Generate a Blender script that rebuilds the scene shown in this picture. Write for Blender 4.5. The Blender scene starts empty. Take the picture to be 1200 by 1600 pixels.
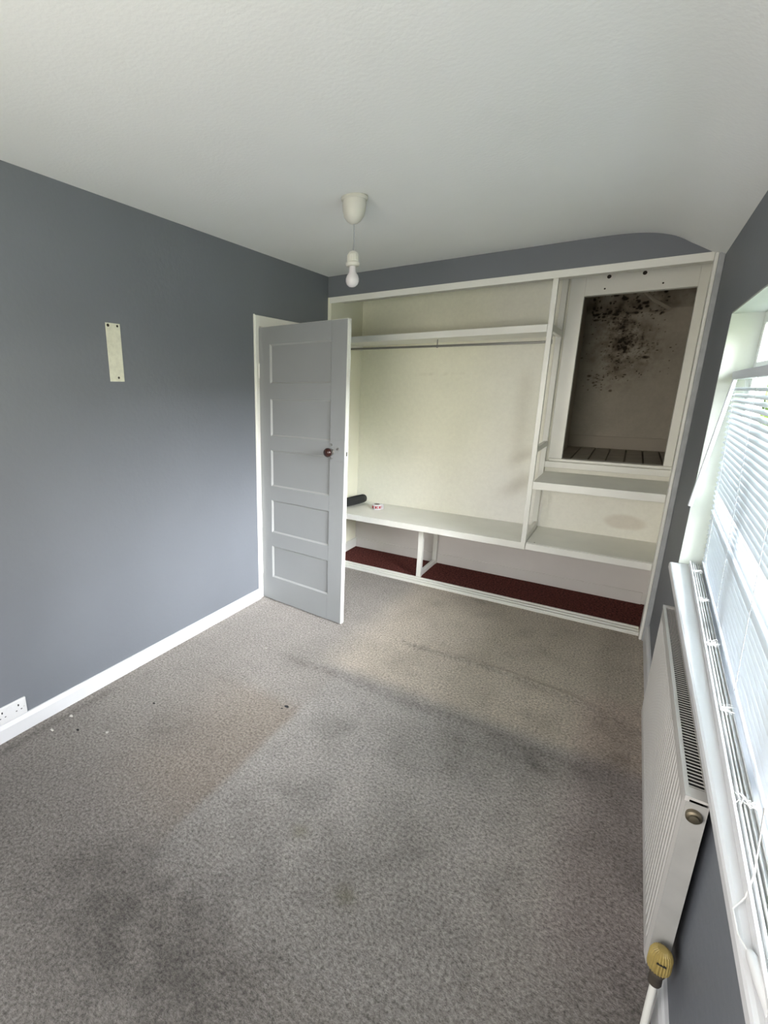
import bpy, bmesh, math, random
import numpy as np
from mathutils import Vector, Matrix, noise
random.seed(7)
C = bpy.data.collections.new('room'); bpy.context.scene.collection.children.link(C)
S = bpy.context.scene

# ------------------------------------------------------------------ camera, world, lights, exposure
cd = bpy.data.cameras.new('camera'); cam = bpy.data.objects.new('camera', cd); C.objects.link(cam)
cam.location = (2.192, -3.635, 1.59)
cam.rotation_euler = (math.pi/2 - 0.2548, 0, 0.6052)
cd.sensor_fit = 'VERTICAL'; cd.sensor_height = 36; cd.lens = 36*748.1/1600
cd.shift_x = (600-462)/1600; cd.shift_y = 0; cd.clip_start = 0.02
S.camera = cam
S.view_settings.view_transform = 'Standard'; S.view_settings.look = 'None'
S.view_settings.gamma = 1; S.view_settings.use_curve_mapping = False
S.view_settings.exposure = 2.88

w = bpy.data.worlds.new('sky'); S.world = w; w.use_nodes = True
nt = w.node_tree; N = nt.nodes; L = nt.links; N.clear()
tc = N.new('ShaderNodeTexCoord'); sep = N.new('ShaderNodeSeparateXYZ'); rmp = N.new('ShaderNodeValToRGB')
bg = N.new('ShaderNodeBackground'); wo = N.new('ShaderNodeOutputWorld')
mr = N.new('ShaderNodeMapRange'); mr.inputs[1].default_value = -1; mr.inputs[2].default_value = 1
L.new(tc.outputs['Generated'], sep.inputs[0]); L.new(sep.outputs['Z'], mr.inputs[0]); L.new(mr.outputs[0], rmp.inputs[0])
L.new(rmp.outputs[0], bg.inputs[0]); L.new(bg.outputs[0], wo.inputs[0])
el = rmp.color_ramp.elements
el[0].position = 0.0; el[0].color = (.10, .12, .06, 1)
el[1].position = 1.0; el[1].color = (.62, .80, 1.0, 1)
for p, c in ((.49, (.22, .21, .13, 1)), (.51, (1., .94, .80, 1)), (.60, (1., .95, .93, 1)), (.75, (.84, .88, 1.0, 1))):
    e = el.new(p); e.color = c
bg.inputs[1].default_value = 1.1

sd = bpy.data.lights.new('sun', 'SUN'); sd.energy = 3; sd.angle = .02; sd.color = (1, .93, .8)
so = bpy.data.objects.new('sun', sd); C.objects.link(so); so.rotation_euler = (math.radians(20), math.radians(-50), 0)
pd = bpy.data.lights.new('window_daylight', 'AREA'); pd.shape = 'RECTANGLE'; pd.size = 1.15; pd.size_y = 2.5
po = bpy.data.objects.new('window_daylight', pd); C.objects.link(po); po.location = (2.80, -2.05, 1.34)
po.rotation_euler = (0, math.radians(90), 0); pd.cycles.is_portal = True

# broad bright patch of sky low over the gardens
gd = bpy.data.lights.new('sky_glow', 'SUN'); gd.energy = 3.6; gd.angle = math.radians(38); gd.color = (.97, .93, 1.0)
go = bpy.data.objects.new('sky_glow', gd); C.objects.link(go)
go.rotation_euler = Vector((-.86, .34, -.40)).to_track_quat('-Z', 'Y').to_euler()
# added fill light behind the photographer, no window known there
fd = bpy.data.lights.new('rear_fill_light', 'AREA'); fd.shape = 'RECTANGLE'; fd.size = 1.1; fd.size_y = 1.0; fd.energy = 6.5; fd.color = (1, .93, .84)
fo = bpy.data.objects.new('rear_fill_light', fd); C.objects.link(fo); fo.location = (1.45, -4.40, 1.45); fo.rotation_euler = (math.radians(90), 0, 0)

# ------------------------------------------------------------------ dimensions
W = 2.472; H = 2.456; YN = -4.35          # right wall, ceiling, wall behind the camera
HH = 2.30                                 # underside of the closet header
YB = 0.57                                 # closet back wall
WY0, WY1 = -3.22, -0.81                   # window opening along y
WZ0, WZ1 = 0.7765, 1.895

# ------------------------------------------------------------------ materials
def mat(name, col, rough=.6, bump=0., bscale=60., var=0., vscale=3., metal=0., spec=.5, detail=3):
    m = bpy.data.materials.new(name); m.use_nodes = True
    t = m.node_tree; n = t.nodes; l = t.links; b = n['Principled BSDF']
    b.inputs['Base Color'].default_value = (*col, 1); b.inputs['Roughness'].default_value = rough
    b.inputs['Metallic'].default_value = metal; b.inputs['Specular IOR Level'].default_value = spec
    g = n.new('ShaderNodeNewGeometry')
    if var > 0:
        no = n.new('ShaderNodeTexNoise'); no.inputs['Scale'].default_value = vscale; no.inputs['Detail'].default_value = 4
        l.new(g.outputs['Position'], no.inputs['Vector'])
        r = n.new('ShaderNodeValToRGB')
        r.color_ramp.elements[0].position = .3; r.color_ramp.elements[1].position = .7
        r.color_ramp.elements[0].color = (*[c*(1-var) for c in col], 1); r.color_ramp.elements[1].color = (*[min(1, c*(1+var)) for c in col], 1)
        l.new(no.outputs['Fac'], r.inputs[0]); l.new(r.outputs[0], b.inputs['Base Color'])
    if bump > 0:
        nb = n.new('ShaderNodeTexNoise'); nb.inputs['Scale'].default_value = bscale; nb.inputs['Detail'].default_value = detail
        l.new(g.outputs['Position'], nb.inputs['Vector'])
        bp = n.new('ShaderNodeBump'); bp.inputs['Strength'].default_value = bump; bp.inputs['Distance'].default_value = .004
        l.new(nb.outputs['Fac'], bp.inputs['Height']); l.new(bp.outputs[0], b.inputs['Normal'])
    return m
M = {}
M['grey'] = mat('grey_wall_paint', (.155, .168, .190), .55, .25, 45, .03, 2)
M['ceil'] = mat('ceiling_paint', (.80, .82, .82), .9, .22, 70, .02, 1.5)
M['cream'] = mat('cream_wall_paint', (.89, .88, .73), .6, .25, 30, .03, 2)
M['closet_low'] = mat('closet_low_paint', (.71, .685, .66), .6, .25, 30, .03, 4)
M['gloss'] = mat('white_gloss_paint', (.80, .80, .75), .35, .12, 25, .03, 6)
M['gloss_w'] = mat('white_skirting_paint', (.66, .67, .69), .3, .12, 25, .02, 6)
M['doorp'] = mat('door_paint', (.262, .274, .278), .4, .15, 25, .02, 4)
M['band'] = mat('patchy_grey_band', (.40, .42, .43), .6, .4, 40, .12, 14)
M['reveal'] = mat('greyed_reveal_paint', (.48, .52, .48), .7, .1, 30, .05, 5)  # white reveal lining given a darker grey-green tone
M['aged'] = mat('aged_white_plastic', (.58, .575, .52), .4)
M['radside'] = mat('shaded_radiator_side', (.36, .36, .345), .5, .1, 60, .06, 20)  # radiator ends coloured darker to carry their shade
M['beadp'] = mat('lit_bead_paint', (.33, .34, .335), .4)  # door paint lightened to carry window light on the beads
M['plastic'] = mat('white_plastic', (.68, .69, .70), .35)
M['blind'] = mat('blind_slat_white', (.76, .81, .88), .4)
M['rad'] = mat('radiator_enamel', (.50, .49, .47), .35, .05, 40)
M['dark'] = mat('dark_gap', (.015, .015, .017), .8)
M['hole'] = mat('screw_hole', (.02, .015, .01), .8)
M['chrome'] = mat('worn_chrome', (.55, .54, .52), .3, metal=1)
M['steel'] = mat('rail_steel', (.30, .30, .29), .35, metal=1)
M['knob'] = mat('dark_wood_knob', (.030, .010, .008), .25)
M['black'] = mat('black_nylon', (.012, .014, .016), .45, .3, 60)
M['brass'] = mat('tarnished_brass', (.25, .22, .16), .45, metal=1)
M['yellow'] = mat('aged_yellow_plastic', (.34, .26, .085), .5, .1, 60, .15, 40)
M['vdark'] = mat('grimy_brass', (.06, .05, .04), .6, .2, 90, .2, 40)
M['plaster'] = mat('stained_plaster', (.40, .36, .30), .8, .4, 30, .06, 3)
M['planks'] = mat('dusty_planks', (.44, .40, .34), .7, .3, 20, .15, 12)
M['upvc'] = mat('window_upvc', (.82, .83, .82), .3)
M['dusty'] = mat('dusty_white_track', (.62, .62, .60), .5, .2, 80, .12, 40)
M['cord'] = mat('white_cord', (.75, .75, .74), .6)
M['cordg'] = mat('grey_cord', (.30, .31, .33), .7)
M['plate'] = mat('bare_filler_plate', (.66, .66, .54), .7, .2, 60, .08, 40)
M['burg'] = mat('burgundy_carpet', (.105, .032, .027), .95, 1., 160, .75, 75, spec=.1)
M['leaf'] = mat('hedge_leaf', (.16, .24, .06), .6, var=.35, vscale=4)
M['ground'] = mat('lawn', (.14, .18, .06), .9, var=.3, vscale=1)
M['brickish'] = mat('house_render', (.5, .48, .44), .8)
g = mat('window_glass', (.9, .95, .95), .02); M['glass'] = g
t = g.node_tree; t.nodes.clear()
o_ = t.nodes.new('ShaderNodeOutputMaterial'); tr = t.nodes.new('ShaderNodeBsdfTransparent'); gl = t.nodes.new('ShaderNodeBsdfGlossy')
mx = t.nodes.new('ShaderNodeMixShader'); gl.inputs['Roughness'].default_value = .02; tr.inputs[0].default_value = (.95, .98, .96, 1)
mx.inputs[0].default_value = .06
t.links.new(tr.outputs[0], mx.inputs[1]); t.links.new(gl.outputs[0], mx.inputs[2]); t.links.new(mx.outputs[0], o_.inputs[0])
# slightly translucent slats
t = M['blind'].node_tree; b = t.nodes['Principled BSDF']; tl = t.nodes.new('ShaderNodeBsdfTranslucent'); tl.inputs[0].default_value = (.85, .92, .95, 1)
mx = t.nodes.new('ShaderNodeMixShader'); mx.inputs[0].default_value = .06
t.links.new(b.outputs[0], mx.inputs[1]); t.links.new(tl.outputs[0], mx.inputs[2]); t.links.new(mx.outputs[0], t.nodes['Material Output'].inputs[0])
# frosted lamp bulb
M['bulb'] = mat('opal_bulb', (.62, .60, .62), .12)
# carpet: fibre speckle mixed with the worn / stained areas and painted shade stored on the mesh
def stain_mat(name, base, dark, spec_amp, scale, bump, bdist, rough=.95):
    m = bpy.data.materials.new(name); m.use_nodes = True
    t = m.node_tree; n = t.nodes; l = t.links; b = n['Principled BSDF']
    b.inputs['Roughness'].default_value = rough; b.inputs['Specular IOR Level'].default_value = .15
    g = n.new('ShaderNodeNewGeometry'); at = n.new('ShaderNodeAttribute'); at.attribute_name = 'tint'
    mu = n.new('ShaderNodeMix'); mu.data_type = 'RGBA'; mu.blend_type = 'MULTIPLY'; mu.inputs[0].default_value = 1
    no = n.new('ShaderNodeTexNoise'); no.inputs['Scale'].default_value = scale; no.inputs['Detail'].default_value = 5; no.inputs['Roughness'].default_value = .75
    l.new(g.outputs['Position'], no.inputs['Vector'])
    r = n.new('ShaderNodeValToRGB'); r.color_ramp.elements[0].position = .33; r.color_ramp.elements[1].position = .68
    r.color_ramp.elements[0].color = (*[c*(1-spec_amp) for c in base], 1); r.color_ramp.elements[1].color = (*[min(1, c*(1+spec_amp)) for c in base], 1)
    l.new(no.outputs['Fac'], r.inputs[0]); l.new(r.outputs[0], mu.inputs[6]); l.new(at.outputs['Color'], mu.inputs[7])
    l.new(mu.outputs[2], b.inputs['Base Color'])
    bp = n.new('ShaderNodeBump'); bp.inputs['Strength'].default_value = bump; bp.inputs['Distance'].default_value = bdist
    l.new(no.outputs['Fac'], bp.inputs['Height']); l.new(bp.outputs[0], b.inputs['Normal'])
    return m
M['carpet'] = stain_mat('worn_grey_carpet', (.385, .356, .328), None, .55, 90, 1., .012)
M['mould'] = stain_mat('mouldy_plaster', (.43, .395, .33), None, .06, 30, .3, .003, .85)
M['wear_and_tone'] = stain_mat('scuffed_and_toned_cream_paint', (.91, .90, .75), None, .03, 30, .25, .003, .6)

# ------------------------------------------------------------------ mesh helpers
def newbm(): return bmesh.new()
def box(bm, x0, x1, y0, y1, z0, z1, bev=0., seg=2, mtx=None):
    r = bmesh.ops.create_cube(bm, size=1.0); vs = r['verts']
    for v in vs:
        v.co = Vector((x0+(v.co.x+.5)*(x1-x0), y0+(v.co.y+.5)*(y1-y0), z0+(v.co.z+.5)*(z1-z0)))
    if bev > 0:
        es = list({e for v in vs for e in v.link_edges})
        r = bmesh.ops.bevel(bm, geom=es, offset=bev, segments=seg, profile=.5, affect='EDGES')
        vs = list({v for f in r['faces'] for v in f.verts} | {v for v in vs if v.is_valid})
    if mtx is not None: bmesh.ops.transform(bm, matrix=mtx, verts=vs)
    return vs
def lathe(bm, prof, c, seg=28, axis='z', flute=None):
    """prof: list of (r, h). axis z/x/y through point c"""
    rings = []
    for r, h in prof:
        ring = []
        for i in range(seg):
            a = 2*math.pi*i/seg; rr = r
            if flute: rr = r*(1+flute*(1 if i % 2 else -1))
            p = (rr*math.cos(a), rr*math.sin(a), h)
            if axis == 'x': p = (p[2], p[0], p[1])
            if axis == 'y': p = (p[0], p[2], p[1])
            ring.append(bm.verts.new((p[0]+c[0], p[1]+c[1], p[2]+c[2])))
        rings.append(ring)
    for a, b in zip(rings, rings[1:]):
        for i in range(seg):
            bm.faces.new((a[i], a[(i+1) % seg], b[(i+1) % seg], b[i]))
    if prof[0][0] > 1e-4: bm.faces.new(rings[0][::-1])
    if prof[-1][0] > 1e-4: bm.faces.new(rings[-1])
    bmesh.ops.recalc_face_normals(bm, faces=bm.faces[:])
def tube(bm, pts, r, seg=8, cap=True):
    pts = [Vector(p) for p in pts]; rings = []
    up = Vector((.13, .31, .94)).normalized()
    for i, p in enumerate(pts):
        d = (pts[min(i+1, len(pts)-1)]-pts[max(i-1, 0)]).normalized()
        a = d.cross(up).normalized(); b_ = d.cross(a).normalized()
        rr = r[i] if isinstance(r, (list, tuple)) else r
        rings.append([bm.verts.new(p+a*rr*math.cos(2*math.pi*k/seg)+b_*rr*math.sin(2*math.pi*k/seg)) for k in range(seg)])
    for a, b_ in zip(rings, rings[1:]):
        for i in range(seg): bm.faces.new((a[i], a[(i+1) % seg], b_[(i+1) % seg], b_[i]))
    if cap: bm.faces.new(rings[0][::-1]); bm.faces.new(rings[-1])
    bmesh.ops.recalc_face_normals(bm, faces=bm.faces[:])
def obj(name, bm, m, parent=None, smooth=False):
    me = bpy.data.meshes.new(name); bm.to_mesh(me); bm.free()
    if m is not None: me.materials.append(m)
    if smooth:
        for p in me.polygons: p.use_smooth = True
        try: me.set_sharp_from_angle(angle=math.radians(40))
        except Exception: pass
    o = bpy.data.objects.new(name, me); C.objects.link(o)
    if parent is not None:
        o.parent = parent
        root = parent
        while root.parent is not None: root = root.parent
        me.transform(Matrix.Translation(-root.location))     # parts are modelled in room coordinates, kept relative to their thing
    return o
def struct(name, bm, m, parent=None, **k):
    o = obj(name, bm, m, parent, **k)
    if parent is None: o['kind'] = 'structure'
    return o
def thing(name, label, cat, loc=(0, 0, 0), group=None):
    o = bpy.data.objects.new(name, None); C.objects.link(o); o.location = loc
    o.empty_display_size = .1
    o['label'] = label; o['category'] = cat
    if group: o['group'] = group
    return o
def tag(o, label, cat, group=None):
    o['label'] = label; o['category'] = cat
    if group: o['group'] = group
    return o
def part(name, m, parent, boxes, bev=.002, smooth=False):
    bm = newbm()
    for b_ in boxes: box(bm, *b_, bev=bev)
    return obj(name, bm, m, parent, smooth)
def fb(seed, x, y, s): return noise.noise(Vector((x*s+seed, y*s-seed, seed*.37)))
def fbm(seed, x, y, s): return fb(seed, x, y, s)+.5*fb(seed+3, x, y, s*2.1)+.25*fb(seed+7, x, y, s*4.3)
def sst(a, b, x):
    t = max(0., min(1., (x-a)/(b-a))); return t*t*(3-2*t)
def gauss(x, y, cx, cy, sx, sy=None):
    sy = sy or sx; return math.exp(-((x-cx)/sx)**2-((y-cy)/sy)**2)
def gridsurf(name, fn, nu, nv, colfn, m, flip=False):
    vs = []; cs = []
    for j in range(nv+1):
        for i in range(nu+1):
            p = fn(i/nu, j/nv); vs.append(p); cs.append(colfn(p))
    fs = []
    for j in range(nv):
        for i in range(nu):
            a = j*(nu+1)+i; f = (a, a+1, a+nu+2, a+nu+1); fs.append(f[::-1] if flip else f)
    me = bpy.data.meshes.new(name); me.from_pydata(vs, [], fs); me.update()
    ca = me.color_attributes.new('tint', 'FLOAT_COLOR', 'POINT')
    ca.data.foreach_set('color', np.array([(*c, 1.) for c in cs], dtype=np.float32).ravel())
    me.materials.append(m)
    for p in me.polygons: p.use_smooth = True
    o = bpy.data.objects.new(name, me); C.objects.link(o); return o

# ------------------------------------------------------------------ room shell
# carpeted floor
def floor_h(x, y):
    z = .0012*fbm(1, x, y, 6)
    yc = -.945-.06*sst(1.7, 2.4, x)-.10*sst(2.1, 2.47, x)+.012*fb(5, x, y*0, 3)
    z += .009*math.exp(-((y-yc)/.022)**2)*sst(1.0, 1.35, x)*(1-.6*sst(2.1, 2.35, x))          # ruck
    ys = -1.515+.012*fb(8, x, 0, 5)
    z += .005*math.exp(-((y-ys)/.03)**2)*sst(.5, .8, x)*(1-sst(2., 2.2, x))
    xs = .075+.02*fb(9, 0, y, 4)
    z += -.003*math.exp(-((x-xs)/.012)**2)*sst(-2.2, -2.3, y)
    for k, (px, py, qx, qy) in enumerate(((.04, -.96, .32, -1.12), (.05, -.98, .22, -1.25))):  # folds at the door foot
        dx, dy = qx-px, qy-py; ll = math.hypot(dx, dy); tt = ((x-px)*dx+(y-py)*dy)/ll/ll
        if 0 < tt < 1:
            d = abs((x-px)*dy-(y-py)*dx)/ll; z += .005*math.exp(-(d/.014)**2)*math.sin(math.pi*tt)
    return z
def floor_c(p):
    x, y = p[0], p[1]
    v = 1+.05*fbm(11, x, y, 2.2)+.05*fbm(12, x, y, 7)
    r, g_, b_ = v, v, v
    # bed mark: paler pile right of x = 1.02, browner left of it
    e = sst(.985, 1.035, x+.01*fb(4, x, y, 9)); inbed = e*(1-sst(-1.57, -1.47, y))*sst(-2.95, -2.75, y)*(1-sst(1.9, 2.15, x))
    r *= 1+.06*inbed; g_ *= 1+.075*inbed; b_ *= 1+.09*inbed
    br = (1-e)*sst(.25, .9, x)*sst(-2.9, -2.5, y)*(1-sst(-1.95, -1.8, y))
    r *= 1-.12*br; g_ *= 1-.17*br; b_ *= 1-.22*br
    # door / closet side strip is warmer, with extra light painted into it
    wm = sst(-1.5, -1.35, y)*sst(.75, 1.1, x)
    r *= 1.42*wm+1-wm; g_ *= 1.36*wm+1-wm; b_ *= 1.24*wm+1-wm
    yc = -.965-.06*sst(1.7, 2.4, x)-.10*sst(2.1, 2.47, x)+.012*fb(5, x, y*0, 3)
    cr = 1-.26*math.exp(-((y-yc)/.018)**2)*sst(1.05, 1.3, x)*(1-.5*sst(2.1, 2.35, x)); r *= cr; g_ *= cr; b_ *= cr  # ruck's shadow line painted into the carpet colour
    # trodden dark line in front of it
    ln = math.exp(-((y+1.53+.02*fb(6, x, 0, 6))/.035)**2)*sst(.5, .85, x)*(1-.5*sst(2.1, 2.4, x))
    r *= 1-.20*ln; g_ *= 1-.20*ln; b_ *= 1-.20*ln
    s = 0.
    for cx, cy, sx, a in ((1.9, -1.65, .16, .22), (2.05, -1.62, .07, .25), (1.72, -1.72, .12, .15), (1.5, -1.75, .1, .10), (1.70, -2.22, .1, .13),
                          (1.25, -2.0, .1, .10), (1.35, -2.3, .09, .10), (2.24, -1.4, .12, .12), (1.2, -3.0, .22, .22), (1.55, -3.1, .2, .16), (.9, -3.0, .2, .14),
                          (1.9, -2.5, .2, .12), (.55, -2.35, .12, .14), (1.0, -1.7, .08, .10), (.75, -1.55, .12, .10), (2.3, -1.15, .08, .18), (1.97, -.3, .025, .25)):
        s += a*gauss(x, y, cx, cy, sx)*(.7+.6*max(-.6, fbm(21, x, y, 14)))
    s += .16*max(0, fbm(31, x, y, 3.5)-.15)*sst(.9, 1.2, x)+.14*max(0, fbm(33, x, y, 6)-.1)*sst(.95, 1.2, x)+.08*max(0, fbm(35, x, y, 16)-.2)
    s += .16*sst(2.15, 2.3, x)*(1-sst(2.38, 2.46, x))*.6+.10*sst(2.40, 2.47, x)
    s += .24*sst(-1.9, -3.1, y)+.05*(1-sst(.2, 1.1, x))*sst(-1.4, -2., y)  # darker near end, deepened to offset the rear fill light
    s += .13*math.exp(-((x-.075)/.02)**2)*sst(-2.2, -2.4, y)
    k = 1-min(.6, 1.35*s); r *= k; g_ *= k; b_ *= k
    pk = sst(2.12, 2.25, x)*sst(-2.6, -2.2, y)*(1-sst(-1.0, -.8, y)); g_ *= 1-.05*pk; b_ *= 1-.03*pk
    for cx, cy, sx, a in ((1.65, -2.57, .035, .35), (1.4, -2.46, .03, .3)):                    # yellowish drips
        q = a*gauss(x, y, cx, cy, sx); r *= 1-.8*q; g_ *= 1-.8*q; b_ *= 1-1.05*q
    return (r, g_, b_)
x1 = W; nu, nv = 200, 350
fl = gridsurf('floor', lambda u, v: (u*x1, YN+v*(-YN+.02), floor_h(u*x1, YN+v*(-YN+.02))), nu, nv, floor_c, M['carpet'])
fl['kind'] = 'structure'

# ceiling with the coved run down to the window wall
prof = [(0, H), (1.80, H), (1.92, H-.001), (2.0, H-.004), (2.074, H-.010), (2.15, H-.022), (2.226, H-.044), (2.28, H-.070), (2.318, H-.095), (2.36, H-.12), (2.409, H-.150), (2.44, H-.168), (W, H-.186)]
cove = [p for p in prof if 1.8 <= p[0]]; sm = []                     # smooth the cove with a Catmull-Rom run
for i in range(len(cove)-1):
    p0, p1, p2, p3 = cove[max(0, i-1)], cove[i], cove[i+1], cove[min(len(cove)-1, i+2)]
    for k in range(5):
        t = k/5; sm.append(tuple(.5*(2*p1[j]+(p2[j]-p0[j])*t+(2*p0[j]-5*p1[j]+4*p2[j]-p3[j])*t*t+(3*p1[j]-p0[j]-3*p2[j]+p3[j])*t**3) for j in (0, 1)))
prof = [(0, H)]+sm+[prof[-1]]
bm = newbm(); rows = []
for y in (YN, -3, -2, -1, -.0):
    rows.append(([bm.verts.new((x, y, z)) for x, z in prof], [bm.verts.new((x, y, H+.12)) for x, z in prof]))
for (a, au), (b_, bu) in zip(rows, rows[1:]):
    for i in range(len(prof)-1):
        bm.faces.new((a[i], b_[i], b_[i+1], a[i+1])); bm.faces.new((au[i], au[i+1], bu[i+1], bu[i]))
for a, au in (rows[0], rows[-1]):
    for i in range(len(prof)-1): bm.faces.new((a[i], a[i+1], au[i+1], au[i]))
bmesh.ops.recalc_face_normals(bm, faces=bm.faces[:])
struct('ceiling', bm, M['ceil'], smooth=True)
CT = H+.12

# left wall with the doorway (opening y -.918..-.17, z up to 2.02)
bm = newbm()
box(bm, -.12, 0, YN, -.962, 0, CT); box(bm, -.12, 0, -.962, -.13, 2.064, CT); box(bm, -.12, 0, -.13, .0, 0, CT)
struct('wall_left', bm, M['grey'])
# right (window) wall
bm = newbm()
T = .16
box(bm, W, W+T, YN, WY0, 0, CT); box(bm, W, W+T, WY1, .0, 0, CT)
box(bm, W, W+T, WY0, WY1, 0, WZ0-.03); box(bm, W, W+T, WY0, WY1, WZ1, CT)
struct('wall_right', bm, M['grey'])
# white-painted reveal lining of the window
bm = newbm()
box(bm, W+.001, W+T, WY1-.006, WY1, WZ0, WZ1); box(bm, W+.001, W+T, WY0, WY0+.006, WZ0, WZ1); box(bm, W+.001, W+T, WY0+.006, WY1-.006, WZ1-.006, WZ1)
struct('trim_1', bm, M['reveal'])
# wall behind the camera, with an added opening for the fill light
bm = newbm(); box(bm, -.12, .90, YN-.12, YN, 0, CT); box(bm, 2.0, W+T, YN-.12, YN, 0, CT); box(bm, .90, 2.0, YN-.12, YN, 0, .95); box(bm, .90, 2.0, YN-.12, YN, 1.95, CT)
struct('wall_front', bm, M['grey'])
# header over the closet: grey face cut to the ceiling curve
bm = newbm()
pts = [(0, HH), (W, HH), (W, CT), (0, CT)]      # runs up behind the ceiling curve
f0 = [bm.verts.new((x, -.0, z)) for x, z in pts]; f1 = [bm.verts.new((x, .20, z)) for x, z in pts]
bm.faces.new(f0); bm.faces.new(f1[::-1])
for i in range(len(pts)):
    j = (i+1) % len(pts); bm.faces.new((f0[i], f0[j], f1[j], f1[i]))
bmesh.ops.recalc_face_normals(bm, faces=bm.faces[:])
struct('wall_back', bm, M['grey'])
# cream lining board under the header
bm = newbm(); box(bm, .018, W-.042, -.006, .006, HH-.046, HH-.001, bev=.002); box(bm, .03, W-.03, .006, .225, HH-.018, HH-.001); struct('trim_2', bm, M['gloss'])

# closet shell
SX = .03
bm = newbm(); box(bm, -.12, SX, 0.0, YB+.1, 0, HH); box(bm, -.12, SX, .2, YB+.1, HH, CT); struct('wall_closet_left', bm, M['cream'])
def back_tone_c(p):
    x, z = p[0], p[2]; k = 1-.05*max(0, fbm(41, x, z, 2.5))
    d = .16*math.exp(-((x-1.52)/.10)**2)*math.exp(-((z-1.05-.5*(x-1.5))/.05)**2)+.20*math.exp(-((x-1.50)/.12)**2)*math.exp(-((z-.82-.6*(x-1.5))/.07)**2)  # darker slanting marks beside the divider
    d += .10*math.exp(-((x-1.47)/.06)**2)*sst(.8, 1.1, z)*(1-sst(1.6, 1.8, z))
    d += .22*math.exp(-((z-1.705-.03*(x-.9))/.006)**2)*sst(.55, .7, x)*(1-sst(.95, 1.1, x))*max(0, .4+fb(44, x, z, 25))
    k *= 1-d
    wh = .55*sst(.9, 1.45, x)+.45*(1-sst(.6, 1.3, z)); wh = min(1, wh)  # less yellow to the right and low down
    return (k, k*(1-.10*d)*(1+.005*wh), k*(1-.25*d)*(1+.15*wh))
o = gridsurf('wall_closet_back', lambda u, v: (SX+u*(1.695-SX), YB, .0+v*CT), 110, 150, back_tone_c, M['wear_and_tone']); o['kind'] = 'structure'
bm = newbm(); box(bm, SX, W, YB+.041, YB+.045, 0, .9); box(bm, SX, 1.695, YB+.003, YB+.04, 0, CT)
struct('wall_closet_rear', bm, M['cream'])
bm = newbm(); box(bm, SX, 1.66, .205, YB, 2.42, CT); box(bm, 1.66, W+T, .205, YB+.04, 2.42, CT); struct('ceiling_closet', bm, M['ceil'])
bm = newbm(); box(bm, W, W+T, 0.0, YB+.04, 0, CT); struct('wall_closet_right', bm, M['cream'])
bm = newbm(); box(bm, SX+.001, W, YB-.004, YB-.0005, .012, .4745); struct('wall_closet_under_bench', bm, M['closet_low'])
def low_c(p):
    x, z = p[0], p[2]; k = 1-.05*max(0, fbm(46, x, z, 3)); r = ((x-2.255)/.13)**2+((z-.622)/.055)**2
    d = .13*(1-sst(.5, 1.4, r+.3*fb(47, x, z, 12))); k *= 1-d
    return (k, k*(1-.3*d), k*(1-.5*d)*1.10)
o = gridsurf('wall_closet_low', lambda u, v: (1.695+u*(W-1.695), YB, v*1.0), 80, 100, low_c, M['wear_and_tone']); o['kind'] = 'structure'
# red carpet inside the closet
bm = newbm(); box(bm, SX, W, .11, YB, -.05, .012)
tag(obj('closet_carpet', bm, M['burg']), 'dark red speckled carpet strip on the closet floor under the bench', 'carpet')
# closet skirting
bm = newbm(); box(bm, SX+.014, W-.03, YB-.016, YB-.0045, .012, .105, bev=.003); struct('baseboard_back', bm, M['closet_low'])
bm = newbm(); box(bm, SX, SX+.014, .12, YB, .012, .105, bev=.003); struct('baseboard_closet_left', bm, M['gloss'])

# room skirtings
def skirting(name, x0, x1, y0, y1, inner, hgt=.085):
    bm = newbm(); s = 1 if inner > 0 else -1; xa = x0 if s > 0 else x1
    pr = [(0, -.004), (.018, -.004), (.018, hgt-.018), (.013, hgt-.006), (.008, hgt), (0, hgt)]
    a = [bm.verts.new((xa+s*dx, y0, z)) for dx, z in pr]; b_ = [bm.verts.new((xa+s*dx, y1, z)) for dx, z in pr]
    for i in range(len(pr)):
        j = (i+1) % len(pr); bm.faces.new((a[i], a[j], b_[j], b_[i]))
    bm.faces.new(a); bm.faces.new(b_[::-1]); bmesh.ops.recalc_face_normals(bm, faces=bm.faces[:])
    return struct(name, bm, M['gloss_w'])
skirting('baseboard_left', 0, 0, YN, -.963, 1, .082)
skirting('baseboard_right', W, W, YN, -.062, -1, .115)

# door frame (lining with stop), set flush in the left wall
bm = newbm()
box(bm, -.12, .010, -.960, -.918, 0, 2.062, bev=.003); box(bm, -.12, .010, -.172, -.132, 0, 2.062, bev=.003); box(bm, -.12, .0098, -.918, -.172, 1.992, 2.062, bev=.002)
box(bm, -.085, -.045, -.918, -.905, 0, 1.992); box(bm, -.085, -.045, -.185, -.172, 0, 1.992); box(bm, -.085, -.045, -.905, -.185, 1.98, 1.992)
box(bm, .0, .006, -.968, -.958, 0, 2.066)
struct('trim_3', bm, M['gloss'])
# landing beyond the doorway
bm = newbm(); box(bm, -1.1, -1.0, -1.6, .5, 0, CT); box(bm, -1.0, -.12, -1.7, -1.6, 0, CT); box(bm, -1.0, -.12, .5, .6, 0, CT)
struct('wall_landing', bm, M['ceil'])
bm = newbm(); box(bm, -1.0, 0, -1.6, .5, -.05, -.003); struct('floor_landing', bm, M['burg'])
bm = newbm(); box(bm, -1.0, -.12, -1.6, .5, CT-.1, CT); struct('ceiling_landing', bm, M['ceil'])

# white board on the window wall where the closet starts
bm = newbm(); box(bm, 2.430, 2.446, -.055, .035, 0.0, 2.285, bev=.004); struct('trim_4', bm, M['gloss'])
bm = newbm(); box(bm, 2.446, W, -.060, .035, 0.0, 2.28, bev=.003); struct('trim_6', bm, M['band'])

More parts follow.
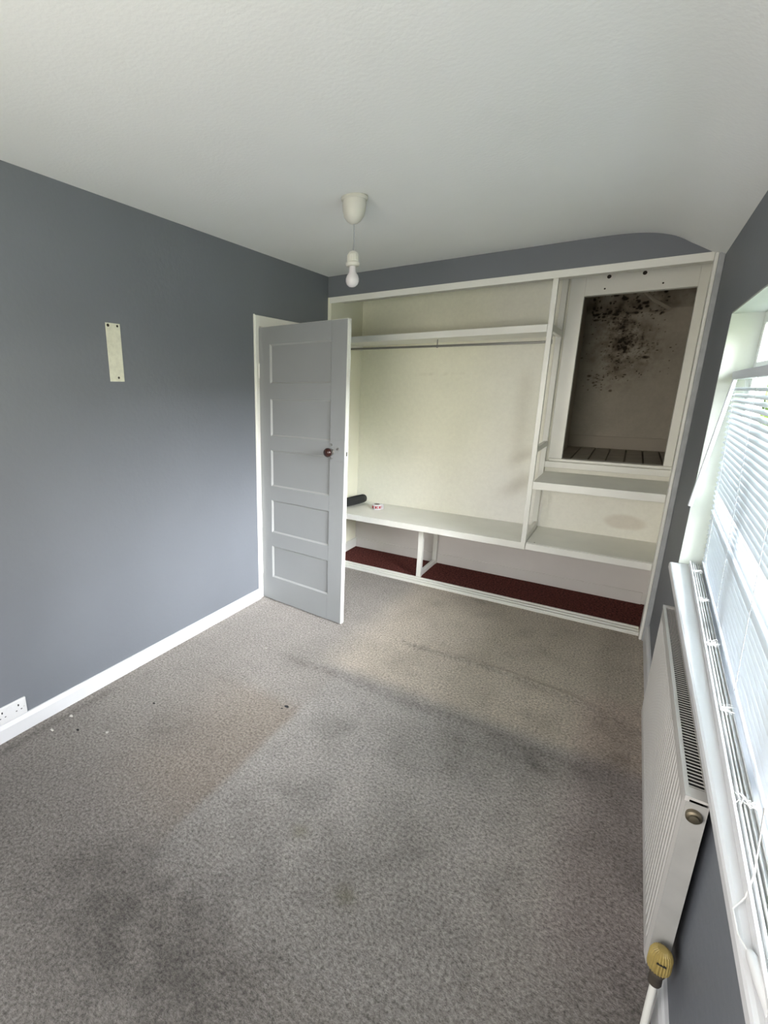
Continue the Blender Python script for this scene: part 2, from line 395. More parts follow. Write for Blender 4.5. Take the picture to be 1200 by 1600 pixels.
# ------------------------------------------------------------------ mouldy box cupboard above the stairs
CX0, CX1, CY1, CZ0, CZ1 = 1.718, 2.56, 1.64, 1.045, 2.42
mspots = [(random.gauss(2.02, .13), random.gauss(1.98, .15), random.uniform(.002, .005)) for _ in range(210)]
mspots += [(random.uniform(1.76, 2.30), random.uniform(2.16, 2.40), random.choice((.003, .004, .005, .010))) for _ in range(150)]
mspots += [(random.gauss(1.92, .08), random.gauss(1.66, .06), random.uniform(.003, .006)) for _ in range(25)]
mspots += [(random.uniform(2.1, 2.42), random.uniform(1.6, 2.05), random.uniform(.003, .006)) for _ in range(14)]
mspots += [(2.05, 1.92, .016), (2.05, 1.89, .011), (2.21, 1.84, .013), (1.99, 1.56, .011), (1.81, 1.69, .011), (1.85, 1.63, .009)]
def mould_c(p):
    x, z = p[0], p[2]
    k = 1-.10*max(-.5, fbm(51, x, z, 5)); br = 0.
    br += .62*gauss(x, z, 2.04, 1.96, .24, .24)*max(0, .62+fbm(52, x, z, 13))
    br += .35*gauss(x, z, 2.05, 1.78, .10, .12)*max(0, .45+fbm(53, x, z, 18))
    br += .55*gauss(x, z, 1.93, 2.20, .12, .07)*max(0, .6+fbm(54, x, z, 20))
    br += .55*math.exp(-((z-2.21)/.012)**2)*sst(1.98, 2.05, x)*(1-sst(2.28, 2.34, x))*max(0, .7+fbm(55, x, z, 16))
    br += .42*sst(2.20, 2.26, z)*max(0, .6+fbm(56, x, z, 11))
    br += .50*gauss(x, z, 1.97, 2.12, .11, .13)*max(0, .5+1.3*fbm(57, x, z, 26))
    br += .35*gauss(x, z, 2.08, 1.92, .22, .20)*max(0, fbm(58, x, z, 34)-.05)*2
    br += .30*gauss(x, z, 1.92, 1.66, .14, .10)*max(0, fbm(59, x, z, 30)-.1)*2
    for sx, sz, sr in mspots:
        if abs(x-sx) < .03 and abs(z-sz) < .03:
            br += .66*(1-sst(sr*.5, sr*1.4, math.hypot((x-sx)*(.8+.4*math.sin(sx*90)), z-sz)+.0012*fb(60, x, z, 160)))
    br = min(.93, br); k *= 1-br
    return (k, k*(1-.13*br), k*(1-.24*br))
# back wall, leaning forward at the top like a stair soffit
def cbfn(u, v):
    x = CX0+u*(CX1-CX0); z = CZ0+v*(CZ1-CZ0); y = CY1
    if z > 2.225: y = CY1-(z-2.225)*1.6
    return (x, y, z)
o = gridsurf('wall_cupboard_back', cbfn, 200, 300, mould_c, M['mould']); o['kind'] = 'structure'
bm = newbm(); box(bm, CX0-.05, CX0, YB+.04, CY1+.05, CZ0-.05, CZ1); struct('wall_cupboard_left', bm, M['plaster'])
bm = newbm(); box(bm, CX1, CX1+.05, YB+.04, CY1+.05, CZ0-.05, CZ1); struct('wall_cupboard_right', bm, M['plaster'])
bm = newbm(); box(bm, CX0-.05, CX1+.05, YB+.04, CY1+.1, CZ1, CZ1+.1); box(bm, CX0-.05, CX1+.05, CY1+.005, CY1+.05, CZ0-.05, CZ1); struct('ceiling_cupboard', bm, M['plaster'])
bm = newbm()
xx = CX0; i = 0
while xx < CX1-.01:
    wd = .118; box(bm, xx+.002, min(xx+wd-.009, CX1), YB+.045, CY1-.004, CZ0-.025+.001*(i % 2), CZ0, bev=.002); xx += wd; i += 1
box(bm, CX0, CX1, YB+.045, CY1, CZ0-.05, CZ0-.026)
struct('floor_cupboard', bm, M['planks'])
bm = newbm(); box(bm, CX0, CX1, CY1-.018, CY1-.002, CZ0, CZ0+.11, bev=.003); struct('baseboard_cupboard', bm, M['plaster'])
# diagonal plaster ridge where the soffit meets
bm = newbm(); tube(bm, [(2.12, CY1-.20, 2.345), (2.20, CY1-.10, 2.285), (2.315, CY1-.012, 2.222)], .016, 8)
struct('trim_5', bm, M['plaster'], smooth=True)

# white face frame of the box cupboard
cf = thing('cupboard_frame', 'wide white painted face frame around the mouldy open box cupboard', 'cupboard frame', (1.695, YB, 1.0))
FY0, FY1 = YB-.022, YB+.04
part('stile', M['gloss'], cf, [(1.692, 1.787, FY0, FY1, 1.058, 2.42)], .003)
part('stile', M['gloss'], cf, [(2.414, W, FY0, FY1, 1.058, 2.42)], .003)
tr_ = part('top_rail', M['gloss'], cf, [(1.787, 2.414, FY0, FY1, 2.214, 2.42)], .002)
part('sill_board', M['gloss'], cf, [(1.70, W, FY0-.02, FY1, 1.038, 1.058)], .003)
part('batten', M['gloss'], cf, [(1.680, W, FY0-.045, FY1-.045, .990, 1.0375)], .003)
for (hx, hz, r) in ((1.921, 2.326, .011), (2.122, 2.326, .011), (1.905, 2.251, .005), (2.230, 2.252, .005)):
    bm = newbm(); lathe(bm, [(r, 0), (r*1.15, -.004), (r*.5, -.0045)], (hx, FY0+.0015, hz), 14, 'y')
    obj('screw_hole', bm, M['hole'], tr_)

# ------------------------------------------------------------------ closet joinery
by0 = .025
b1 = thing('bench_shelf', 'long white painted bench board at knee height left of the divider post', 'bench', (SX, by0, .495))
part('board', M['gloss'], b1, [(SX, 1.683, by0+.016, YB-.001, .475, .497)], .002)
part('front_edge', M['gloss'], b1, [(SX, 1.681, by0, by0+.0165, .447, .498)], .003)
b2 = thing('bench_shelf', 'white painted bench board right of the divider post below the middle shelf', 'bench', (1.684, by0, .495))
part('board', M['gloss'], b2, [(1.685, 2.472, by0+.022, YB-.001, .475, .498)], .002)
part('front_edge', M['gloss'], b2, [(1.685, 2.429, by0, by0+.016, .450, .4975)], .003)
bm = newbm(); lathe(bm, [(.004, 0), (.004, .0015)], (1.735, by0+.05, .4975), 10); obj('screw_head', bm, M['hole'], b2)

b3 = thing('middle_shelf', 'white shelf with deep front edge just below the open box cupboard', 'shelf', (1.684, .0, .95))
part('board', M['gloss'], b3, [(1.684, W, .018, YB-.02, .925, .953)], .002)
part('front_edge', M['gloss'], b3, [(1.685, 2.429, .0, .0175, .902, .955)], .003)

# divider: tall ladder frame
dv = thing('divider_frame', 'tall white ladder-like divider standing on the bench beside the box cupboard', 'divider', (1.66, 0, .5))
part('front_post', M['gloss'], dv, [(1.652, 1.684, .018, .052, .499, 2.28)], .003)
part('rear_post', M['gloss'], dv, [(1.640, 1.678, .525, .568, .499, 2.41)], .003)
part('rail', M['gloss'], dv, [(1.655, 1.680, .054, .524, .499, .545)], .003)
part('rail', M['gloss'], dv, [(1.655, 1.680, .054, .524, 1.150, 1.190)], .003)
part('rail', M['gloss'], dv, [(1.655, 1.680, .054, .524, 1.945, 1.99)], .003)

hs = thing('hat_shelf', 'long white shelf high in the closet above the hanging rail', 'shelf', (SX, .05, 1.98))
part('board', M['gloss'], hs, [(SX, 1.638, .036, YB-.001, 1.955, 1.985)], .002)
part('front_edge', M['gloss'], hs, [(SX, 1.651, .02, .0355, 1.940, 1.988)], .003)
part('wall_batten', M['gloss'], hs, [(SX, SX+.02, .05, .55, 1.915, 1.9545)], .002)

rl = thing('clothes_rail', 'thin grey metal hanging rail under the high closet shelf', 'rail', (SX, .28, 1.905))
bm = newbm(); tube(bm, [(SX, .28, 1.915), (.8, .28, 1.905), (1.654, .28, 1.897)], .0085, 12); obj('pole', bm, M['steel'], rl, True)
bm = newbm(); tube(bm, [(.842, .28, 1.954), (.842, .28, 1.918)], .004, 8)
for k in range(1): lathe(bm, [(.011, -.006), (.013, 0), (.011, .006)], (.842, .28, 1.904), 14, 'x')
obj('hook', bm, M['steel'], rl)
bm = newbm(); lathe(bm, [(.018, 0), (.018, .006)], (SX, .28, 1.915), 16, 'x'); obj('end_socket', bm, M['steel'], rl)
bm = newbm(); lathe(bm, [(.016, -.006), (.016, 0)], (1.654, .28, 1.897), 16, 'x'); obj('end_socket', bm, M['steel'], rl)

sp = thing('bench_support', 'small white open frame holding up the middle of the closet bench', 'support frame', (.87, .12, .012))
part('front_leg', M['gloss'], sp, [(.852, .892, .118, .156, .0125, .4745)], .003)
part('rear_leg', M['gloss'], sp, [(.850, .890, .515, .555, .0125, .4745)], .003)
part('rail', M['gloss'], sp, [(.856, .886, .157, .514, .0125, .052)], .003)

tk = thing('sliding_door_track', 'white twin-groove sliding door track on the floor along the closet front', 'door track', (.03, 0, 0))
part('base', M['gloss'], tk, [(.03, 2.429, .0, .11, -.002, .010)], .0)
for y0, y1 in ((.0, .018), (.045, .058), (.092, .11)):
    part('ridge', M['gloss'], tk, [(.03, 2.429, y0, y1, .010, .022)], .003)

# ------------------------------------------------------------------ door leaf
HX, HY = .012, -.928
ang = math.atan2(-.062, .713)
door = thing('panel_door', 'open pale grey five-panel door with a dark round knob', 'door', (HX, HY, .0))
DW, DT, DZ0, DZ1 = .727, .038, .008, 1.982
# local frame: x along the leaf, y thickness towards the closet, z up; built at the origin then placed
zr = [(.195, .445), (.550, .795), (.898, 1.160), (1.258, 1.512), (1.615, 1.870)]
bm = newbm()
xa, xb = .100, .612
box(bm, 0, xa, 0, DT, DZ0, DZ1, bev=.002); box(bm, xb, DW-.0012, 0, DT, DZ0, DZ1-.0012, bev=.002)
edges = [DZ0]+[v for p in zr for v in p]+[DZ1]
for i in range(0, len(edges), 2): box(bm, xa, xb, .0, DT, edges[i], edges[i+1])
leaf = obj('leaf', bm, M['doorp'], None); leaf.parent = door
for z0, z1 in zr:
    bm = newbm(); box(bm, xa, xb, .012, DT-.012, z0, z1)
    pn = obj('panel', bm, M['doorp'], None); pn.parent = door
    bm = newbm()          # sloped bead around the panel, both faces
    for s, ys, yp in ((1, .001, .012), (-1, DT-.001, DT-.012)):
        o4 = [(xa, z0), (xb, z0), (xb, z1), (xa, z1)]; wd = .010
        i4 = [(xa+wd, z0+wd), (xb-wd, z0+wd), (xb-wd, z1-wd), (xa+wd, z1-wd)]
        A = [bm.verts.new((x, ys, z)) for x, z in o4]; B_ = [bm.verts.new((x, yp-.0005*s, z)) for x, z in i4]
        for i in range(4):
            j = (i+1) % 4; f = (A[i], A[j], B_[j], B_[i]); bm.faces.new(f if s > 0 else f[::-1])
    mo = obj('bead', bm, M['beadp'], None); mo.parent = pn
bm = newbm(); box(bm, DW-.0010, DW+.0012, .0012, DT-.0012, DZ0, DZ1); box(bm, 0.001, DW, .0012, DT-.0012, DZ1-.001, DZ1+.0008)
lp = obj('edge_paint', bm, M['gloss'], None); lp.parent = door; lp['label'] = 'bright white painted edge'
def dpart(name, m, bm, parent=None, smooth=False, label=None):
    o = obj(name, bm, m, None, smooth); o.parent = parent or door
    if label: o['label'] = label
    return o
bm = newbm(); box(bm, .614, .7268, -.004, .0, 1.130, 1.265, bev=.0015)
lk = dpart('lock_case', M['doorp'], bm)
bm = newbm(); box(bm, DW-.002, DW+.003, .001, DT-.004, 1.135, 1.255, bev=.001); dpart('lock_plate', M['gloss'], bm, lk)
bm = newbm(); box(bm, DW+.003, DW+.0045, .012, .024, 1.168, 1.195); dpart('latch_slot', M['dark'], bm, lk)
bm = newbm(); lathe(bm, [(.020, 0), (.019, -.004), (.009, -.008), (.008, -.03)], (.632, -.004, 1.190), 20, 'y'); kr = dpart('knob_rose', M['chrome'], bm, None, True, 'worn chrome rose')
bm = newbm(); lathe(bm, [(.010, -.026), (.020, -.030), (.028, -.040), (.029, -.050), (.024, -.060), (.012, -.066), (.0, -.067)], (.632, -.004, 1.190), 24, 'y')
dpart('knob', M['knob'], bm, None, True, 'dark brown round knob')
for px, pz, pr_ in ((.625, 1.235, .009), (.632, 1.150, .008), (.680, 1.212, .009)):
    bm = newbm(); lathe(bm, [(pr_, 0), (pr_*.9, -.005), (0, -.006)], (px, -.004, pz), 14, 'y'); dpart('screw', M['chrome'], bm, None, True)
for zc in (1.70, .62, .25):
    bm = newbm(); lathe(bm, [(.006, -.05), (.007, -.048), (.007, .048), (.006, .05)], (-.004, .002, zc), 12); box(bm, -.010, .0005, .004, .034, zc-.045, zc+.045)
    dpart('hinge', M['gloss'], bm, None, True)
door.rotation_euler.z = ang
# leaf pivots about the hinge; its front face looks down the room (-y)

# ------------------------------------------------------------------ pendant lamp
PX, PY = .966, -1.375
pl = thing('pendant_lamp', 'bare white ceiling pendant with cup-shaped rose and unlit bulb', 'ceiling lamp', (PX, PY, H))
bm = newbm(); lathe(bm, [(.062, 0), (.064, -.006), (.060, -.012), (.055, -.014), (.056, -.03), (.054, -.055), (.047, -.08), (.034, -.098), (.020, -.108), (.006, -.112)], (PX, PY, H-.001), 36)
obj('ceiling_rose', bm, M['aged'], pl, True)
bm = newbm(); tube(bm, [(PX, PY, H-.11), (PX+.003, PY, H-.15), (PX+.003, PY, H-.19), (PX, PY, H-.235)], .0028, 8); obj('cord', bm, M['cordg'], pl, True)
bm = newbm(); lathe(bm, [(.006, .0), (.018, -.006), (.026, -.016), (.027, -.022), (.027, -.052)], (PX, PY, H-.228), 32, 'z', .03)
hd = obj('lamp_holder', bm, M['aged'], pl)
bm = newbm(); lathe(bm, [(.029, -.050), (.033, -.054), (.033, -.062), (.029, -.068), (.019, -.069)], (PX, PY, H-.228), 32); obj('skirt_ring', bm, M['aged'], hd, True)
bm = newbm(); lathe(bm, [(.016, -.292), (.016, -.300), (.0175, -.322), (.0205, -.329), (.0275, -.338), (.0318, -.352), (.0312, -.366), (.026, -.379), (.015, -.388), (.0, -.391)], (PX, PY, H), 32)
obj('bulb', bm, M['bulb'], pl, True)

# ------------------------------------------------------------------ left wall fittings
bm = newbm()
vs = box(bm, 0, .004, -2.109, -2.026, 1.618, 1.898, bev=.0015)
wp = tag(obj('wall_plate', bm, M['plate']), 'narrow upright cream plate with three dark screw holes on grey wall', 'wall plate')
for y, z, r in ((-2.096, 1.886, .0075), (-2.043, 1.886, .006), (-2.060, 1.637, .006)):
    bm = newbm(); lathe(bm, [(r, 0), (r, .0008)], (.004, y, z), 12, 'x'); obj('screw_hole', bm, M['hole'], wp)

sk = thing('wall_socket', 'white double power socket on the grey wall just above the skirting', 'socket', (0, -2.81, .085))
sy0, sy1, sz0, sz1 = -2.883, -2.737, .0835, .1695
part('face_plate', M['plastic'], sk, [(0, .011, sy0, sy1, sz0, sz1)], .0035)
for k, s in enumerate((-1, 1)):
    yc = -2.81+s*.036
    bm = newbm(); box(bm, .011, .0116, yc-.003, yc+.003, .139, .149); box(bm, .011, .0116, yc-.0145, yc-.008, .117, .121); box(bm, .011, .0116, yc+.008, yc+.0145, .117, .121)
    obj('pin_holes', bm, M['dark'], sk)
    bm = newbm(); box(bm, .0112, .0145, -2.81+s*.010-.006, -2.81+s*.010+.006, .143, .160, bev=.001); obj('rocker_switch', bm, M['plastic'], sk)
for s in (-1, 1):
    bm = newbm(); lathe(bm, [(.003, 0), (.003, .0006)], (.011, -2.81+s*.060, .126), 10, 'x'); obj('screw', bm, M['chrome'], sk)

# ------------------------------------------------------------------ things on the bench
RZ = .4985
ro = thing('umbrella_pouch', 'shiny black rolled pouch lying on the bench in the far left corner', 'pouch', (.10, .38, RZ))
bm = newbm(); d0 = Vector((.148, .520, RZ+.043)); d1 = Vector((.080, .20, RZ+.043)); pts = []; rr = []
for i in range(17):
    s = i/16; pts.append(tuple(d0.lerp(d1, s)+Vector((0, 0, .0)))); q = min(s, 1-s)*9; rr.append(.042*math.sqrt(max(.02, 1-(1-min(1, q))**2)))
tube(bm, pts, rr, 18)
pb = obj('pouch_body', bm, M['black'], ro, True)
bm = newbm(); tube(bm, [tuple(d0.lerp(d1, .18+.7*k/8)+Vector((.014, 0, .040+.004*math.sin(k*math.pi/8)))) for k in range(9)], .006, 8); obj('zip_flap', bm, M['black'], pb, True)

tp = thing('tape_roll', 'small roll of white tape with red printing on the bench', 'tape', (.360, .372, RZ))
tcx, tcy = .360, .335
bm = newbm(); ring = [(.026, 0), (.044, 0), (.044, .046), (.026, .046), (.026, 0)]
rs = []
for r, h in ring[:4]: rs.append([bm.verts.new((tcx+r*math.cos(2*math.pi*i/36), tcy+r*math.sin(2*math.pi*i/36), RZ+h+.0003)) for i in range(36)])
for a in range(4):
    A, B_ = rs[a], rs[(a+1) % 4]
    for i in range(36): bm.faces.new((A[i], A[(i+1) % 36], B_[(i+1) % 36], B_[i]))
bmesh.ops.recalc_face_normals(bm, faces=bm.faces[:])
tb = obj('tape_body', bm, M['plastic'], tp, True)
M['red'] = mat('red_print', (.38, .015, .03), .5); M['card'] = mat('cardboard_core', (.16, .12, .09), .8)
bm = newbm()
def rprint(a0, a1, z0, z1, n=4):
    for i in range(n):
        t0 = a0+(a1-a0)*i/n; t1 = a0+(a1-a0)*(i+1)/n; R = .0444
        q = [bm.verts.new((tcx+R*math.cos(t), tcy+R*math.sin(t), RZ+z)) for t, z in ((t0, z0), (t1, z0), (t1, z1), (t0, z1))]
        bm.faces.new(q)
a = -math.pi
while a < math.pi-.3:
    rprint(a, a+.34, .012, .034); rprint(a+.42, a+.50, .012, .034, 1); rprint(a+.50, a+.66, .028, .034, 2); rprint(a+.50, a+.66, .012, .018, 2); a += .82
obj('red_print', bm, M['red'], tb)['label'] = 'red printed lettering blocks'
bm = newbm(); lathe(bm, [(.0259, .0005), (.0259, .0455)], (tcx, tcy, RZ), 28)
obj('core', bm, M['card'], tp)
bm = newbm(); box(bm, tcx+.038, tcx+.062, tcy+.014, tcy+.016, RZ+.0005, RZ+.046); obj('loose_end', bm, M['plastic'], tp)

# ------------------------------------------------------------------ radiator under the window
RX, RXB, RY0, RY1, RZ0, RZ1 = 2.410, 2.454, -2.415, -1.235, .190, .705
ra = thing('radiator', 'long white ribbed panel radiator with top grille under the window', 'radiator', (2.43, -1.83, .2))
bm = newbm()      # front panel with vertical convolutions, lips folded back top and bottom
nfl = 36; cols = []
pitch = (RY1-RY0-.04)/nfl
ys = [RY0, RY0+.02]; xs_ = [RX+.006, RX]
for k in range(nfl):
    y0 = RY0+.02+k*pitch
    for fr_, dx in ((.18, 0.), (.30, .0025), (.70, .0025), (.82, 0.)): ys.append(y0+fr_*pitch); xs_.append(RX+dx)
ys += [RY1-.02, RY1]; xs_ += [RX, RX+.006]
zz = [RZ0, RZ0+.010, RZ0+.035, RZ0+.05, RZ1-.05, RZ1-.035, RZ1-.008, RZ1]
grid = []
for y, x in zip(ys, xs_):
    col = []
    for j, z in enumerate(zz):
        xx = x if 3 <= j <= 4 else (RX if RX+.0001 < x < RX+.0055 else x)
        if j in (0, 7): xx = max(xx, RX+.005)
        col.append(bm.verts.new((xx, y, z)))
    grid.append(col)
for a, b_ in zip(grid, grid[1:]):
    for j in range(len(zz)-1): bm.faces.new((a[j], b_[j], b_[j+1], a[j+1]))
bmesh.ops.recalc_face_normals(bm, faces=bm.faces[:])
obj('front_panel', bm, M['rad'], ra, False)
part('side_panel', M['radside'], ra, [(RX+.004, RXB, RY0-.0015, RY0, RZ0+.01, RZ1-.012)], 0)
part('side_panel', M['radside'], ra, [(RX+.004, RXB, RY1, RY1+.0015, RZ0+.01, RZ1-.012)], 0)
part('back_panel', M['rad'], ra, [(RXB-.002, RXB, RY0, RY1, RZ0+.01, RZ1-.01)], 0)
bm = newbm()      # grille: rim and slats with dark gaps between
box(bm, RX+.0005, RX+.009, RY0-.001, RY1+.001, RZ1-.012, RZ1+.001); box(bm, RXB-.005, RXB, RY0, RY1, RZ1-.006, RZ1)
box(bm, RX+.009, RXB-.005, RY0-.001, RY0+.035, RZ1-.006, RZ1+.0005); box(bm, RX+.009, RXB-.005, RY1-.02, RY1+.001, RZ1-.006, RZ1+.0005)
n_ = 84
for k in range(n_):
    y = RY0+.035+(RY1-RY0-.055)*(k+.5)/n_; box(bm, RX+.009, RXB-.005, y-.0018, y+.0014, RZ1-.0022, RZ1-.001)
obj('top_grille', bm, M['rad'], ra)
part('fin_shade_block', M['dark'], ra, [(RX+.0095, RXB-.0052, RY0+.030, RY1-.018, RZ0+.03, RZ1-.007)], 0)  # black block for the fins and the shade between them
bm = newbm(); lathe(bm, [(.014, 0), (.015, -.004), (.015, -.012), (.010, -.014), (.009, -.020), (.004, -.021)], (RX+.021, RY0-.0015, RZ1-.040), 20, 'y'); obj('bleed_plug', bm, M['brass'], ra, True)
for yb in (RY0+.2, RY1-.2): part('wall_bracket', M['rad'], ra, [(RXB, W-.001, yb-.02, yb+.02, RZ0+.08, RZ1-.12)], 0)
# thermostatic valve + tails
vx, vy = RX+.020, RY0-.045
tv = thing('radiator_valve', 'aged yellow thermostatic valve head at the near bottom corner of the radiator', 'valve', (vx, vy, .2))
bm = newbm(); lathe(bm, [(.012, .0), (.021, .006), (.0225, .014), (.022, .048), (.018, .060), (.010, .066), (0, .067)], (vx, vy, .245), 48, 'z', .06)
obj('valve_head', bm, M['yellow'], tv)
bm = newbm(); box(bm, vx-.009, vx+.009, vy-.0238, vy-.0195, .285, .288); obj('dial_mark', bm, M['dark'], tv)
bm = newbm(); lathe(bm, [(.012, .200), (.014, .206), (.013, .232), (.016, .236), (.015, .246)], (vx, vy, 0), 16); lathe(bm, [(.010, 0), (.011, .010), (.009, .0435)], (vx, vy, .222), 14, 'y')
obj('valve_body', bm, M['vdark'], tv, True)
bm = newbm(); tube(bm, [(vx, vy, .202), (vx, vy-.001, .12), (vx+.002, vy, .001)], .008, 12); obj('pipe', bm, M['gloss'], tv, True)
bm = newbm(); tube(bm, [(W-.035, vy+.02, .001), (W-.035, vy+.02, .15), (W-.03, vy+.03, .19), (RXB-.01, RY0+.05, .207)], .008, 12)
tag(obj('copper_pipe', bm, M['gloss'], None, True), 'white painted pipe rising from the floor behind the yellow radiator valve', 'pipe')

# ------------------------------------------------------------------ window sill, frame, blind
bm = newbm()
zt = WZ0; pr = [(W+T, zt-.03), (W+.0, zt-.03), (W+.0, zt-.034), (2.441, zt-.034), (2.437, zt-.026), (2.437, zt-.008), (2.4395, zt-.002), (2.445, zt), (W+T, zt)]
a = [bm.verts.new((x, WY0+.0 if x >= W else WY0-.03, z)) for x, z in pr]; b_ = [bm.verts.new((x, WY1 if x >= W else WY1-.012, z)) for x, z in pr]
for i in range(len(pr)):
    j = (i+1) % len(pr); bm.faces.new((a[i], a[j], b_[j], b_[i]))
bm.faces.new(a); bm.faces.new(b_[::-1]); bmesh.ops.recalc_face_normals(bm, faces=bm.faces[:])
ss = obj('window_sill', bm, M['gloss_w']); tag(ss, 'long white painted window board with rounded nose above the radiator', 'window sill')

wn = bpy.data.objects.new('window_1', None); C.objects.link(wn); wn.location = (W+.13, WY1, WZ0); wn['kind'] = 'structure'
fx0, fx1 = W+.105, W+.155
ym = [WY1-.006, -1.62, -2.42, WY0+.006]
def wpart(name, m, boxes, bev=.003): return part(name, m, wn, boxes, bev)
bx = [(fx0, fx1, WY0+.006, WY1-.006, WZ0+.001, WZ0+.05), (fx0, fx1, WY0+.006, WY1-.006, WZ1-.055, WZ1-.007), (fx0, fx1, WY0+.006, WY0+.055, WZ0+.05, WZ1-.055), (fx0, fx1, WY1-.055, WY1-.006, WZ0+.05, WZ1-.055)]
wpart('window_frame', M['upvc'], bx)
for yv in ym[1:-1]: wpart('mullion', M['upvc'], [(fx0, fx1, yv-.03, yv+.03, WZ0+.05, WZ1-.055)])
for a_, b__ in ((WY1-.055, -1.59), (-1.65, -2.39), (-2.45, WY0+.055)):
    wpart('transom', M['upvc'], [(fx0, fx1, b__, a_, 1.645, 1.69)])
    for z0, z1 in ((WZ0+.05, 1.645), (1.69, WZ1-.055)):
        wpart('pane', M['glass'], [(fx0+.02, fx0+.026, b__, a_, z0, z1)], 0)

SKEW = .028
def skew(bm, x_ref=2.55):
    for v in bm.verts: v.co.x += SKEW*(v.co.y-WY1)
# old sliding track lying along the board in front of the glass
tw = thing('sill_track', 'dusty white grooved track lying on the window board in front of the blind', 'track', (2.53, WY1-.02, WZ0))
ty0, ty1 = WY0+.1, WY1-.025
def trk(name, x0, x1, z0, z1, bev=.001, m='dusty'):
    bm = newbm(); box(bm, x0, x1, ty0, ty1, z0, z1, bev=bev); skew(bm); return obj(name, bm, M[m], tw)
trk('base', 2.512, 2.552, WZ0+.0003, WZ0+.006)
trk('front_lip', 2.510, 2.515, WZ0+.0003, WZ0+.024, m='gloss_w')
for k, x in enumerate((2.522, 2.529, 2.537, 2.546)): trk('ridge', x, x+.003, WZ0+.006, WZ0+.019-.002*k)
for yc in (-.98, -1.35, -1.75, -2.15, -2.5):
    bm = newbm(); p2 = (2.532, yc, WZ0+.022)
    for k in range(22):
        p1 = p2; p2 = (2.532+random.uniform(-.02, .02), yc+random.gauss(0, .02), WZ0+.023+random.uniform(-.002, .006))
        tube(bm, [p1, p2], .0006, 4)
    skew(bm); obj('cobweb', bm, M['cord'], tw)['label'] = 'wisps of dusty cobweb'

bl = thing('venetian_blind', 'white slatted venetian blind hanging in the window', 'blind', (2.56, WY1-.02, 1.66))
BX = 2.550; by_a, by_b = WY0+.03, WY1-.014
def bpart(name, m, fn, smooth=False, label=None, lean=True):
    bm = newbm(); fn(bm); skew(bm)
    if lean:
        for v in bm.verts: v.co.x += .036*(1.22-v.co.z)/.86       # foot of the blind is tucked behind the track
    o = obj(name, bm, m, bl, smooth)
    if label: o['label'] = label
    return o
bpart('headrail', M['blind'], lambda bm: box(bm, BX-.016, BX+.014, by_a, by_b, 1.622, 1.655, bev=.002))
bpart('bottom_rail', M['blind'], lambda bm: box(bm, BX-.014, BX+.012, by_a, by_b, WZ0+.022, WZ0+.034, bev=.003))
pitch = .0222; nsl = int((1.612-(WZ0+.05))/pitch)
def slats(bm):
    for k in range(nsl):
        z = WZ0+.052+k*pitch; tilt = math.radians(24)
        if 10 <= k <= 14: tilt = math.radians(-8+5*(k % 3))
        dz_a = random.gauss(0, .0008); dz_b = random.gauss(0, .0008)
        if 9 <= k <= 13: dz_b += .002
        prev = None; rows = []
        for y, dz in ((by_a+.004, dz_a), (by_b-.002, dz_b)):
            up, dn = [], []
            for i in range(6):
                s = i/5-.5; px = s*.0255; pz = .0042*(1-(2*s)**2)
                cx, sx = math.cos(tilt), math.sin(tilt)
                X = px*cx; Z = px*sx+pz          # +x (glass) side raised, room side lowered
                up.append(bm.verts.new((BX+X, y, z+Z+dz+.0003))); dn.append(bm.verts.new((BX+X, y, z+Z+dz-.0003)))
            rows.append((up, dn))
        (u0, d0_), (u1, d1_) = rows
        for i in range(5): bm.faces.new((u0[i], u0[i+1], u1[i+1], u1[i])); bm.faces.new((d0_[i], d1_[i], d1_[i+1], d0_[i+1]))
        for u, d in rows:
            for i in range(5): bm.faces.new((u[i], u[i+1], d[i+1], d[i]))
        bm.faces.new((u0[0], u1[0], d1_[0], d0_[0])); bm.faces.new((u0[5], d0_[5], d1_[5], u1[5]))
    bmesh.ops.recalc_face_normals(bm, faces=bm.faces[:])
bpart('slats', M['blind'], slats, True)
for yl in (-.98, -1.52, -2.06, -2.6, -3.1):
    def lad(bm, yl=yl):
        for dx in (-.0145, .0135): tube(bm, [(BX+dx, yl, 1.622), (BX+dx, yl, WZ0+.034)], .0008, 5)
        for k in range(nsl): tube(bm, [(BX-.0145, yl, WZ0+.046+k*pitch-.004), (BX+.0135, yl, WZ0+.046+k*pitch+.006)], .0005, 4)
    bpart('ladder_cord', M['cordg'], lad)  # cords coloured grey to carry their backlit shade
# tilt wand hanging at the far end, leaning out into the room
def wand(bm):
    a = Vector((2.528, WY1-.045, 1.65)); b_ = Vector((2.466, WY1-.05, 1.065)); tube(bm, [a, b_], .0085, 6)
bpart('tilt_wand', M['blind'], wand, lean=False)
def cordf(bm):
    tube(bm, [(2.545, -2.62, 1.62), (2.540, -2.62, 1.2), (2.522, -2.64, .90), (2.518, -2.70, .815), (2.508, -2.73, .787), (2.492, -2.755, .779), (2.494, -2.80, .779), (2.503, -2.83, .784)], .0013, 6)
bpart('pull_cord', M['cord'], cordf, True, lean=False)
def tas(bm):
    tube(bm, [(2.503, -2.828, .786), (2.506, -2.838, .786), (2.513, -2.885, .786), (2.516, -2.915, .786)], [.005, .0085, .009, .007], 14)
bpart('tassel', M['plastic'], tas, True, lean=False)

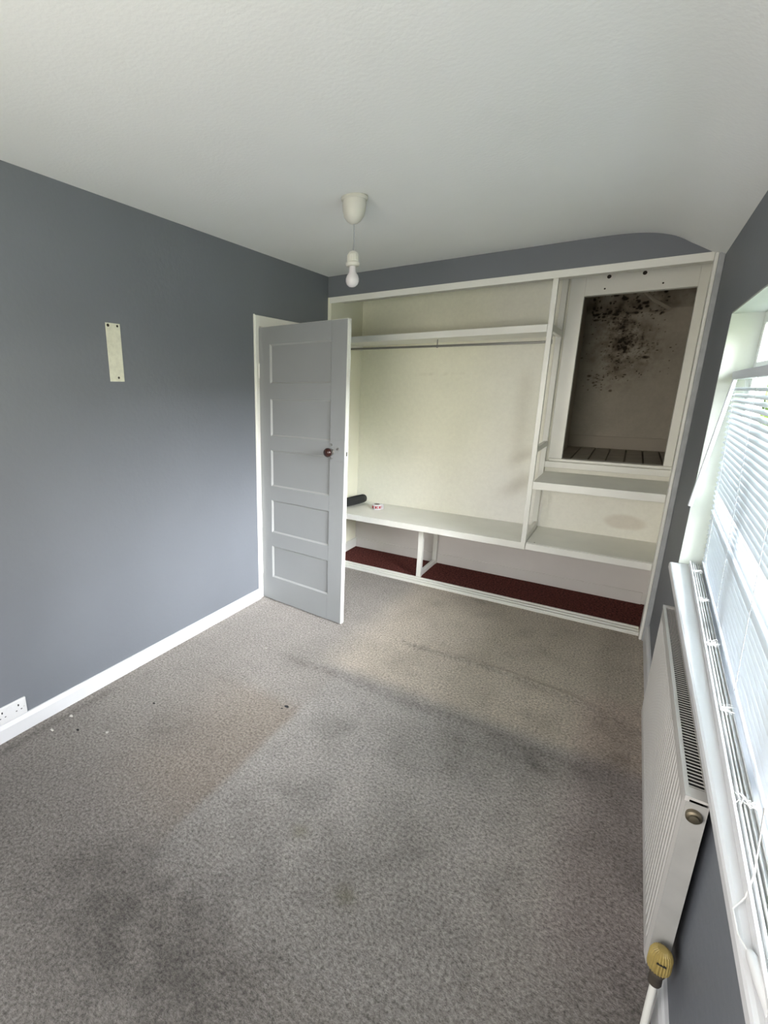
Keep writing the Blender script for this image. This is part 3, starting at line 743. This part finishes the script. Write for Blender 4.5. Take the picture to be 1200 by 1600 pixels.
# ------------------------------------------------------------------ outdoors (seen through the blind and the top lights)
bm = newbm(); box(bm, W+2.0, 40, -30, 30, -2.7, -2.6); struct('ground', bm, M['ground'])
def hedge(name, cx, cy, rx, ry, z0, z1, n, label, seed):
    rnd = random.Random(seed); bm = newbm()
    for k in range(n):
        a = rnd.uniform(0, 2*math.pi); h = rnd.random()**.8; rad = (1-.5*h**3)*(.75+.25*rnd.random())
        p = Vector((cx+rx*rad*math.cos(a), cy+ry*rad*math.sin(a), z0+h*(z1-z0)))
        u = Vector((rnd.uniform(-1, 1), rnd.uniform(-1, 1), rnd.uniform(-.6, .6))).normalized(); v = u.cross(Vector((rnd.uniform(-1, 1), rnd.uniform(-1, 1), 1))).normalized()
        s = rnd.uniform(.10, .20)
        bm.faces.new([bm.verts.new(p+u*s), bm.verts.new(p+v*s*.5), bm.verts.new(p-u*s), bm.verts.new(p-v*s*.5)])
    return tag(obj(name, bm, M['leaf']), label, 'tree')
hedge('garden_tree', 7.5, 5.2, 2.2, 2.6, -2.6, 3.3, 9000, 'large green leafy tree furthest from the window beyond the climber shrub', 1)
hedge('garden_shrub', 4.1, 3.0, 1.1, 1.7, -2.6, 3.4, 9000, 'tall green climber shrub outside just beyond the far end of the window', 3)
hedge('garden_tree', 8.5, .2, 2.0, 2.4, -2.6, 1.2, 7000, 'lower green leafy tree outside opposite the middle of the window', 2)

# crumbs and flecks on the carpet
M['lint'] = mat('pale_lint', (.55, .53, .49), .9)
for i, (x, y, s, dark) in enumerate(((.94, -1.91, .012, 1), (.22, -2.62, .009, 1), (.93, -1.935, .006, 1), (.50, -1.52, .008, 0), (.36, -2.28, .007, 1), (.10, -2.58, .011, 0), (.12, -2.69, .010, 0), (.35, -2.55, .009, 0))):
    bm = newbm(); bmesh.ops.create_icosphere(bm, subdivisions=1, radius=s)
    for v in bm.verts:
        v.co = Vector((v.co.x*random.uniform(.7, 1.5), v.co.y*random.uniform(.5, 1), v.co.z*.35)); v.co += Vector((x, y, floor_h(x, y)+s*.2))
    where = ('largest black crumb on the carpet near the brown patch', 'black crumb on the carpet near the power socket', 'tiny black crumb touching the largest crumb', 'pale fluff on the carpet in front of the door', 'small black crumb on the carpet between socket and brown patch',
             'pale fluff close to the skirting past the socket', 'pale fluff beside the skirting in front of the socket', 'pale fluff out on the carpet near the black crumb')[i]
    tag(obj('carpet_crumb', bm, M['dark'] if dark else M['lint']), where, 'crumb', 'crumbs on the carpet')
